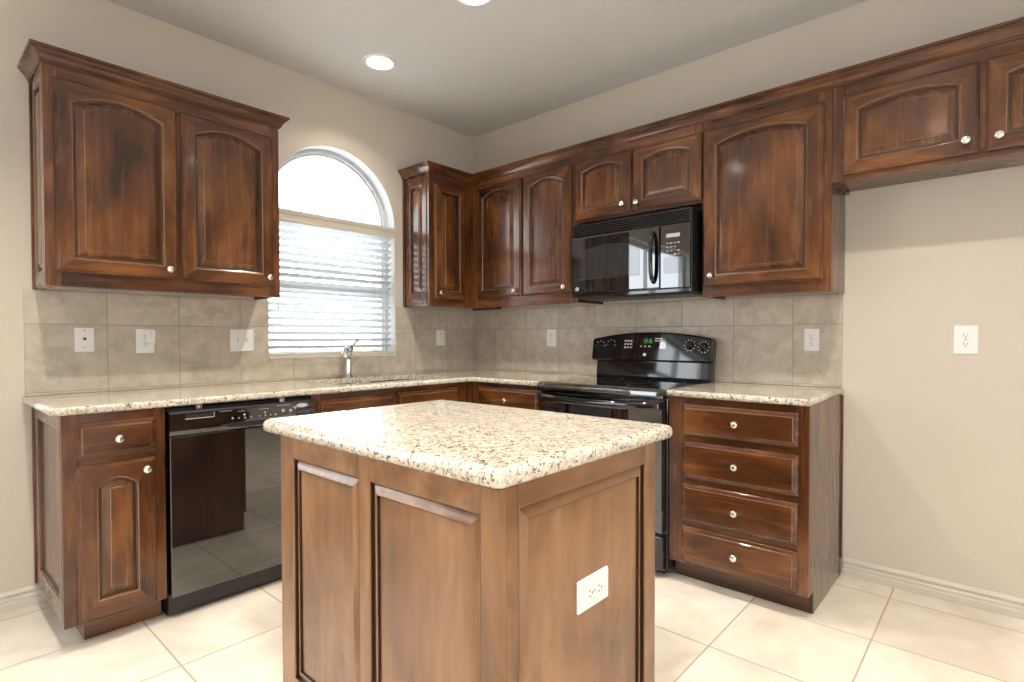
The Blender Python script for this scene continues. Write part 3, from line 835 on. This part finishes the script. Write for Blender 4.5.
# oven door
mb = MB(); mb.box(X0+0.004, X1-0.004, -0.655, -0.6155, 0.222, 0.862, 0.006, 0, 2); dr = mb.build('oven_door', BLACKG, t)
mb = MB(); mb.box(X0+0.075, X1-0.075, -0.6565, -0.6545, 0.345, 0.745, 0.0005); mb.build('oven_window', GREYW, dr)
mb = MB(); rs = []; n = 20
for k in range(n+1):
    u = 2*k/n-1; x = XC+u*(X1-X0-0.02)/2
    y = -0.668-0.034*(1-abs(u)**5); z = 0.838-0.010*(1-u*u)
    rs.append([(x, y+0.010*math.cos(a)*1.0, z+0.019*math.sin(a)) for a in [2*PI*i/12 for i in range(12)]])
mb.rings(rs, 0, True, True, True)
mb.box(X0+0.012, X0+0.030, -0.690, -0.6545, 0.822, 0.852, 0.003); mb.box(X1-0.030, X1-0.012, -0.690, -0.6545, 0.822, 0.852, 0.003)
mb.build('handle', BLACK, dr)
mb = MB(); mb.box(X0+0.004, X1-0.004, -0.652, -0.6155, 0.042, 0.205, 0.005, 0, 2); mb.build('storage_drawer', BLACK, t)
# backguard
mb = MB(); pr = [(-0.030, 0.9), (-0.078, 0.9), (-0.086, 0.930), (-0.074, 1.028), (-0.030, 1.028)]
mb.rings([[(X0+0.012, a, b) for a, b in pr], [(X1-0.004, a, b) for a, b in pr]], 0, True, True); mb.build('backguard', BLACK, t)
MCP = basis((X0-0.020, -0.100, 1.022), (1, 0, 0), (0, math.sin(0.16), math.cos(0.16)))
CW = X1-X0+0.029
out = []
for k in range(25):
    u = k/24; out.append((CW*(0.012+0.976*u), 0.140+0.038*(1-(2*u-1)**2)))
out = [(0.0, 0.012), (0.008, 0.0), (CW-0.008, 0.0), (CW, 0.012), (CW, 0.125)]+out[::-1]+[(0.0, 0.125)]
mb = MB(MCP); mb.rings([[(a, b, -0.052) for a, b in offset_poly(out, -0.004)], [(a, b, -0.048) for a, b in out], [(a, b, -0.010) for a, b in out], [(a, b, -0.003) for a, b in offset_poly(out, -0.003)], [(a, b, 0.0) for a, b in offset_poly(out, -0.010)]], 0, True, True)
cp = mb.build('control_panel', BLACK, t)
for u, v in ((0.060, 0.093), (0.140, 0.099), (0.657, 0.098), (0.739, 0.089)):
    mb = MB(MCP); mb.lathe((u, v, 0), (0, 0, 1), [(0.0, 0.024), (0.004, 0.024), (0.006, 0.019), (0.022, 0.017), (0.025, 0.014)], 24)
    mb.box(u-0.004, u+0.004, v-0.018, v+0.018, 0.020, 0.031, 0.002)
    kb = mb.build('control_knob', BLACK, cp)
    mb = MB(MCP)
    nn = 10 if u > 0.5 else 5
    for k in range(nn):
        a = PI/2+(2*PI*(k+0.5)/nn if u > 0.5 else (k-2)*0.8)
        cx, cy = u+0.031*math.cos(a), v+0.031*math.sin(a)
        mb.lathe((cx, cy, 0.0002), (0, 0, 1), [(0, 0.0032), (0.0008, 0.0032)], 8)
    mb.build('dial_marks', PRINT, cp)
mb = MB(MCP); mb.box(0.290, 0.512, 0.076, 0.150, 0.0, 0.0012, 0.0004); mb.build('display_glass', BLACKG, cp)
mb = MB(MCP)
for i, x in enumerate((0.366, 0.380, 0.396, 0.410)):
    mb.box(x, x+0.010, 0.116, 0.118, 0.0013, 0.0018); mb.box(x, x+0.010, 0.126, 0.128, 0.0013, 0.0018)
    mb.box(x+0.009, x+0.011, 0.108, 0.137, 0.0013, 0.0018)
    if i % 2: mb.box(x-0.001, x+0.001, 0.108, 0.137, 0.0013, 0.0018)
mb.build('clock_digits', GREEN, cp)
mb = MB(MCP)
for i in range(3):
    for j in range(3):
        mb = MB(MCP); mb.box(0.236+0.020*i, 0.249+0.020*i, 0.078+0.020*j, 0.088+0.020*j, 0.0005, 0.0015); mb.build('touch_pad', PRINT, cp)
for i in range(3): mb = MB(MCP); mb.box(0.345+0.028*i, 0.357+0.028*i, 0.086, 0.094, 0.0012, 0.0018); mb.build('touch_pad', PRINT, cp)
for i in range(2): mb = MB(MCP); mb.box(0.440, 0.488, 0.120+0.014*i, 0.126+0.014*i, 0.0012, 0.0018); mb.build('printed_mark', PRINT, cp)
mb = MB(MCP); mb.lathe((0.378, 0.040, 0.0), (0, 0, 1), [(0, 0.0105), (0.0012, 0.0105), (0.0012, 0.0085)], 20, 0); mb.lathe((0.378, 0.040, 0.0), (0, 0, 1), [(0.0008, 0.0085), (0.0010, 0.0085)], 20, 1)
mb.build('round_badge', [SILVER, PRINT], cp)

# ------------------------------------------------------------------ microwave
X0, X1 = 1.226, 1.969; Z0, Z1 = 1.400, 1.836; YF = -0.345
t = thing('microwave', 'black over-the-range microwave hung under the short cabinet', 'microwave', 'R', (X0, 0, Z0))
mb = MB(); mb.box(X0, X1, YF, -0.010, Z0, Z1, 0.003)
mb.box(X0+0.02, X1-0.02, -0.30, -0.06, Z0-0.006, Z0+0.001, 0.002)
mb.build('casing', BLACKM, t)
# vent grille
mb = MB(); mb.box(X0+0.001, X1-0.001, YF-0.012, YF-0.0005, 1.760, Z1, 0.003)
for k in range(5):
    z = 1.768+0.0130*k
    mb.rings([[(x, YF-0.0125, z), (x, YF-0.022, z+0.002), (x, YF-0.020, z+0.006), (x, YF-0.0125, z+0.010)] for x in (X0+0.008, X1-0.012)], 0, True, True)
mb.build('vent_grille', BLACK, t)
DX1 = 1.800
mb = MB(); n = 16; rs = []
for k in range(n+1):
    u = k/n; x = X0+0.001+(DX1-X0-0.002)*u; bow = 0.010*math.sin(PI*u*0.6+0.2)
    rs.append([(x, YF-0.0005, 1.424), (x, YF-0.014-bow, 1.424), (x, YF-0.018-bow, 1.432), (x, YF-0.018-bow, 1.748), (x, YF-0.013-bow, 1.757), (x, YF-0.0005, 1.757)])
mb.rings(rs, 0, True, True)
dr = mb.build('oven_door', BLACKG, t)
mb = MB(); rs = []
for k in range(n+1):
    u = 0.10+0.70*k/n; x = X0+0.001+(DX1-X0-0.002)*u; bow = 0.010*math.sin(PI*u*0.6+0.2)
    zt = 1.672+0.022*math.sin(PI*(k/n)); y = YF-0.0185-bow
    rs.append([(x, y, 1.506), (x, y-0.0006, 1.508), (x, y-0.0006, zt-0.002), (x, y, zt)])
mb.rings(rs, 0, True, True)
mb.build('door_window', GREYW, dr)
mb = MB(); P = []
for k in range(17):
    u = 2*k/16-1; P.append((1.768, YF-0.030-0.034*(1-u**4), 1.592+u*0.135))
mb.tube(P, [0.011 if 0 < k < 16 else 0.009 for k in range(17)], 12); 
mb.build('handle', BLACK, dr)
mb = MB(); mb.box(DX1+0.001, X1-0.001, YF-0.018, YF-0.0005, 1.424, 1.757, 0.004, 0, 2); kp = mb.build('keypad_panel', BLACKG, t)
mb = MB(); mb.box(1.836, 1.912, YF-0.0188, YF-0.0178, 1.690, 1.710, 0.0003); mb.build('display', DIMPRINT, kp)
mb = MB()
for r in range(4):
    for c in range(4):
        if (r+c) % 5 == 4: continue
        mb.box(1.836+0.021*c, 1.849+0.021*c, YF-0.0186, YF-0.0178, 1.657-0.020*r, 1.663-0.020*r)
mb.build('key_marks', DIMPRINT, kp)
mb = MB()
pl = rrect(1.820, 1.945, 1.500, 1.590, 0.018)
mb.prism(pl, YF-0.0178, YF-0.0186, lambda a, b, d: (a, d, b))
mb.build('number_pad', GREYW, kp)
mb = MB(); mb.box(X0+0.001, X1-0.001, YF-0.016, YF-0.0005, Z0, 1.4225, 0.003); mb.build('bottom_trim', BLACK, t)
mb = MB(); mb.lathe((X0+0.040, YF-0.0180, 1.452), (0, -1, 0), [(0.0, 0.012), (0.0065, 0.012), (0.0072, 0.010)], 20); mb.build('round_badge', SILVER, dr)

# ------------------------------------------------------------------ sink and faucet
t = thing('kitchen_sink', 'stainless undermount sink in the granite below the window', 'sink', 'L', (-1.15, -0.33, 0.69))
def bowl(x0, x1):
    mb = MB()
    for ins, flip in ((0.0, 0), (0.0015, 1)):
        pass
    P = lambda i, z: [(a, b, z) for a, b in rrect(x0+i, x1-i, -0.520+i, -0.120-i, 0.05)]
    mb.rings([P(-0.012, 0.8832), P(0.0, 0.8832), P(0.004, 0.87), P(0.010, 0.72), P(0.035, 0.695), P(0.14, 0.690)], 0, False, True, True)
    return mb
bowl(-1.490, -1.115).build('basin', STEEL, t); bowl(-1.085, -0.710).build('basin', STEEL, t)
for x in (-1.3025, -0.8975):
    mb = MB(); mb.lathe((x, -0.33, 0.6905), (0, 0, 1), [(0, 0.042), (0.003, 0.042), (0.004, 0.030), (0.002, 0.028)], 20); mb.build('drain', STEEL, t)
FX, FY = -1.170, -0.070
t = thing('kitchen_faucet', 'chrome single-lever faucet standing in front of the blind', 'faucet', 'L', (FX, FY, CT1))
mb = MB(); mb.lathe((FX, FY, CT1+0.0003), (0, 0, 1), [(0, 0.032), (0.006, 0.032), (0.012, 0.026), (0.020, 0.0235), (0.060, 0.0225), (0.110, 0.0215), (0.150, 0.0225), (0.158, 0.023), (0.164, 0.017), (0.168, 0.008)], 24); mb.build('body', CHROME, t)
mb = MB(); mb.tube([(FX, FY, CT1+0.112), (FX-0.018, FY-0.026, CT1+0.158), (FX-0.046, FY-0.062, CT1+0.182), (FX-0.078, FY-0.102, CT1+0.178), (FX-0.098, FY-0.128, CT1+0.158)], [0.015, 0.017, 0.0175, 0.018, 0.0185], 14); sp = mb.build('spout', CHROME, t)
mb = MB(); mb.lathe((FX-0.098, FY-0.128, CT1+0.158), (-0.48, -0.62, -0.62), [(-0.004, 0.0188), (0.012, 0.0192), (0.020, 0.017), (0.021, 0.012)], 16); mb.build('spray_head', CHROME, sp)
mb = MB(); mb.lathe((FX, FY, CT1+0.155), (0.22, -0.05, 1), [(0, 0.021), (0.016, 0.0255), (0.036, 0.0255), (0.050, 0.019), (0.056, 0.006)], 20)
mb.tube([(FX+0.010, FY, CT1+0.190), (FX+0.034, FY-0.004, CT1+0.206), (FX+0.054, FY-0.008, CT1+0.226), (FX+0.064, FY-0.010, CT1+0.238)], [0.011, 0.009, 0.0075, 0.0075], 10); mb.build('lever', CHROME, t)

# ------------------------------------------------------------------ blind
BX0, BX1 = WX0+0.006, WX1-0.006
t = thing('window_blind', 'white wooden slat blind lowered over the lower window', 'blind', 'L', (WC, 0.03, 1.055))
mb = MB(); pr = [(0.004, 1.852), (-0.006, 1.852), (-0.009, 1.860), (-0.006, 1.866), (-0.006, 1.892), (-0.011, 1.900), (-0.013, 1.912), (-0.013, 1.918), (0.004, 1.918)]
mb.rings([[(BX0, a, b) for a, b in pr], [(BX1, a, b) for a, b in pr]], 0, True, True); mb.build('valance', BLINDT, t)
mb = MB(); mb.box(BX0+0.004, BX1-0.004, 0.008, 0.058, 1.868, 1.912, 0.002); mb.build('head_rail', VINYL, t)
SP = 0.0432; th = math.radians(21)
mb = MB(); z = 1.088+0.022; i = 0
while z < 1.862:
    prof = []
    for j in range(7):
        q = -0.0245+0.049*j/6; c_ = 0.0022*(1-(q/0.0245)**2)
        prof.append((q, c_))
    top = [(0.033-q*math.cos(th)-(c_+0.0018)*math.sin(th)*-1, z+q*math.sin(th)*-1*-1*0+(-q)*0+q*math.sin(th)+(c_+0.0018)*math.cos(th)) for q, c_ in prof]
    bot = [(0.033-q*math.cos(th)-(c_-0.0018)*math.sin(th)*-1, z+q*math.sin(th)+(c_-0.0018)*math.cos(th)) for q, c_ in prof][::-1]
    ring = top+bot
    mb.rings([[(BX0+0.005, a, b) for a, b in ring], [(BX1-0.005, a, b) for a, b in ring]], 0, True, True)
    z += SP
mb.build('slats', SLATM, t)
mb = MB(); mb.box(BX0+0.004, BX1-0.004, 0.010, 0.056, 1.0585, 1.076, 0.003); mb.build('bottom_rail', BLINDT, t)
for x in (-1.50, -1.2025, -0.905):
    mb = MB()
    for y in (0.0030, 0.0630): mb.tube([(x, y, 1.076), (x, y, 1.868)], 0.0011, 6)
    mb.build('ladder_cord', WHITEP, t)
for x, zb in ((-1.585, 1.365), (-0.795, 1.345)):
    mb = MB(); mb.tube([(x, -0.004, 1.862), (x, -0.004, zb)], 0.0012, 6); mb.lathe((x, -0.004, zb-0.030), (0, 0, 1), [(0, 0.0065), (0.006, 0.0075), (0.024, 0.004), (0.031, 0.0015)], 12)
    mb.build('pull_cord', WHITEP, t)

# ------------------------------------------------------------------ wall plates
def plate(frame, kind, x, y, z, label, cat, w_=0.070, h=0.114, name='wall_outlet', rot=False, group=None):
    """built on a wall surface at local depth y; rot turns the plate on its side"""
    t = thing(name, label, cat, frame, (x, y, z-h/2 if not rot else z-w_/2), group)
    M = front(x, y-0.0003, z)
    if rot: M = M @ Matrix.Rotation(PI/2, 4, 'Z')
    mb = MB(M); mb.rings([[(a, b, d) for a, b in rrect(-w_/2+i, w_/2-i, -h/2+i, h/2-i, 0.004, 3)] for i, d in ((0, 0), (0, 0.003), (0.002, 0.0055), (0.005, 0.0062))], 0, True, True)
    mb.build('cover_plate', WHITEP, t)
    if kind == 'duplex':
        for s_ in (1, -1):
            cz = s_*0.0195
            mb = MB(M); lp = [(max(-0.0172, min(0.0172, 0.0195*math.cos(2*PI*k/24))), cz+0.0145*math.sin(2*PI*k/24)) for k in range(24)]
            mb.prism(lp, 0.006, 0.0085, lambda a, b, d: (a, b, d), bev=0.0008)
            rc = mb.build('socket_face', WHITEP, t)
            mb = MB(M); mb.box(-0.0075, -0.0055, cz-0.002, cz+0.0075, 0.0084, 0.0088); mb.box(0.0055, 0.0075, cz-0.001, cz+0.0065, 0.0084, 0.0088)
            mb.lathe((0, cz-0.0075, 0.0084), (0, 0, 1), [(0, 0.0026), (0.0004, 0.0026)], 10); mb.build('slots', SLOT, rc)
        mb = MB(M); mb.lathe((0, 0, 0.006), (0, 0, 1), [(0, 0.003), (0.0012, 0.003)], 10); mb.build('screw', STEEL, t)
    elif kind == 'jack':
        mb = MB(M); mb.lathe((0, 0.004, 0.006), (0, 0, 1), [(0, 0.0065), (0.0006, 0.0065)], 16); mb.build('jack_hole', SLOT, t)
        for b in (0.042, -0.036): 
            mb = MB(M); mb.lathe((0, b, 0.006), (0, 0, 1), [(0, 0.003), (0.0012, 0.003)], 10); mb.build('screw', STEEL, t)
    elif kind == 'toggle2':
        for a in (-0.023, 0.023):
            mb = MB(M); mb.box(a-0.005, a+0.005, -0.012, 0.012, 0.006, 0.0070); sw = mb.build('toggle_slot', PRINT, t)
            mb = MB(M); mb.rings([[(a-0.0035, -0.003, 0.0071), (a+0.0035, -0.003, 0.0071), (a+0.0035, 0.006, 0.0071), (a-0.0035, 0.006, 0.0071)], [(a-0.003, 0.005, 0.018), (a+0.003, 0.005, 0.018), (a+0.003, 0.010, 0.017), (a-0.003, 0.010, 0.017)]], 0, True, True); mb.build('toggle', WHITEP, sw)
    elif kind == 'rocker':
        mb = MB(M); mb.box(-0.0165, 0.0165, -0.033, 0.033, 0.006, 0.0085, 0.001); rk = mb.build('rocker', WHITEP, t)
        mb = MB(M); mb.box(-0.006, 0.006, 0.024, 0.030, 0.0084, 0.0088); mb.build('indicator_mark', SLOT, rk)
        mb = MB(M); mb.box(-0.006, 0.006, -0.002, 0.002, 0.0084, 0.0088); mb.build('indicator_mark', PRINT, rk)
    return t
plate('L', 'jack', -2.493, -BT, 1.159, 'white jack plate with one black hole, leftmost on the backsplash', 'jack plate', 0.074, 0.112, 'jack_plate')
plate('L', 'duplex', -2.254, -BT, 1.153, 'white outlet holding the plug-in night light, left backsplash', 'outlet', 0.078, 0.122)
plate('L', 'toggle2', -1.795, -BT, 1.153, 'white double switch plate just left of the window', 'switch', 0.126, 0.122, 'light_switch')
plate('L', 'rocker', -0.356, -BT, 1.166, 'white rocker switch plate near the corner, right of the window', 'switch', 0.078, 0.116, 'light_switch')
plate('R', 'duplex', 0.795, -BT, 1.163, 'white outlet on the backsplash left of the range', 'outlet', 0.080, 0.122)
plate('R', 'duplex', 2.452, -BT, 1.151, 'white outlet on the backsplash above the four-drawer cabinet', 'outlet', 0.068, 0.112)
plate('R', 'duplex', 3.054, 0.0, 1.152, 'white outlet on the bare beige wall of the refrigerator space', 'outlet', 0.085, 0.126)
plate('L', 'duplex', -1.980, IY0+0.0078, 0.565, 'white outlet mounted sideways on the end of the island', 'outlet', 0.076, 0.128, rot=True)
t = thing('night_light', 'small white night light plugged into the backsplash outlet', 'night light', 'L', (-2.240, -BT-0.010, 1.138))
mb = MB(); mb.box(-2.258, -2.216, -BT-0.034, -BT-0.0095, 1.140, 1.208, 0.006, 0, 3); mb.build('housing', WHITEP, t)
mb = MB(); mb.lathe((-2.237, -BT-0.0335, 1.190), (0, -1, 0), [(0, 0.006), (0.002, 0.006), (0.003, 0.004)], 12); mb.build('sensor', PRINT, t)

# ------------------------------------------------------------------ recessed lights
CLAB = ['lit white recessed ceiling light nearest the window', 'lit white recessed ceiling light cut off by the top edge',
        'recessed ceiling light over the left end of the counter', 'recessed ceiling light over the camera side of the island', 'recessed ceiling light before the refrigerator space',
        'recessed ceiling light by the added living room window', 'recessed ceiling light far back in the living room', 'recessed ceiling light near the added patio door']
for (x, y), lb in zip(CANS, CLAB):
    t = thing('recessed_light', lb, 'ceiling light', 'L', (x, y, CH), 'recessed ceiling lights')
    mb = MB(); mb.lathe((x, y, CH), (0, 0, -1), [(0.0004, CR-0.004), (0.0004, 0.098), (0.003, 0.096), (0.006, 0.088), (0.006, CR-0.004), (0.0004, CR-0.004)], 32, cap0=False, cap1=False); mb.build('trim_ring', WHITEP, t)
    mb = MB(); mb.lathe((x, y, CH), (0, 0, 1), [(-0.004, CR-0.004), (0.015, CR-0.006), (0.05, 0.068), (0.085, 0.064), (0.100, 0.055)], 32, cap0=False, cap1=True); mb.build('baffle', BAFFLE, t)
    mb = MB(); mb.lathe((x, y, CH), (0, 0, 1), [(0.054, 0.0001), (0.055, 0.020), (0.057, 0.028), (0.062, 0.031), (0.085, 0.028)], 28, cap0=False, cap1=True); mb.build('lamp', BULB_DIM if (x, y) == CANS[0] else BULB, t)
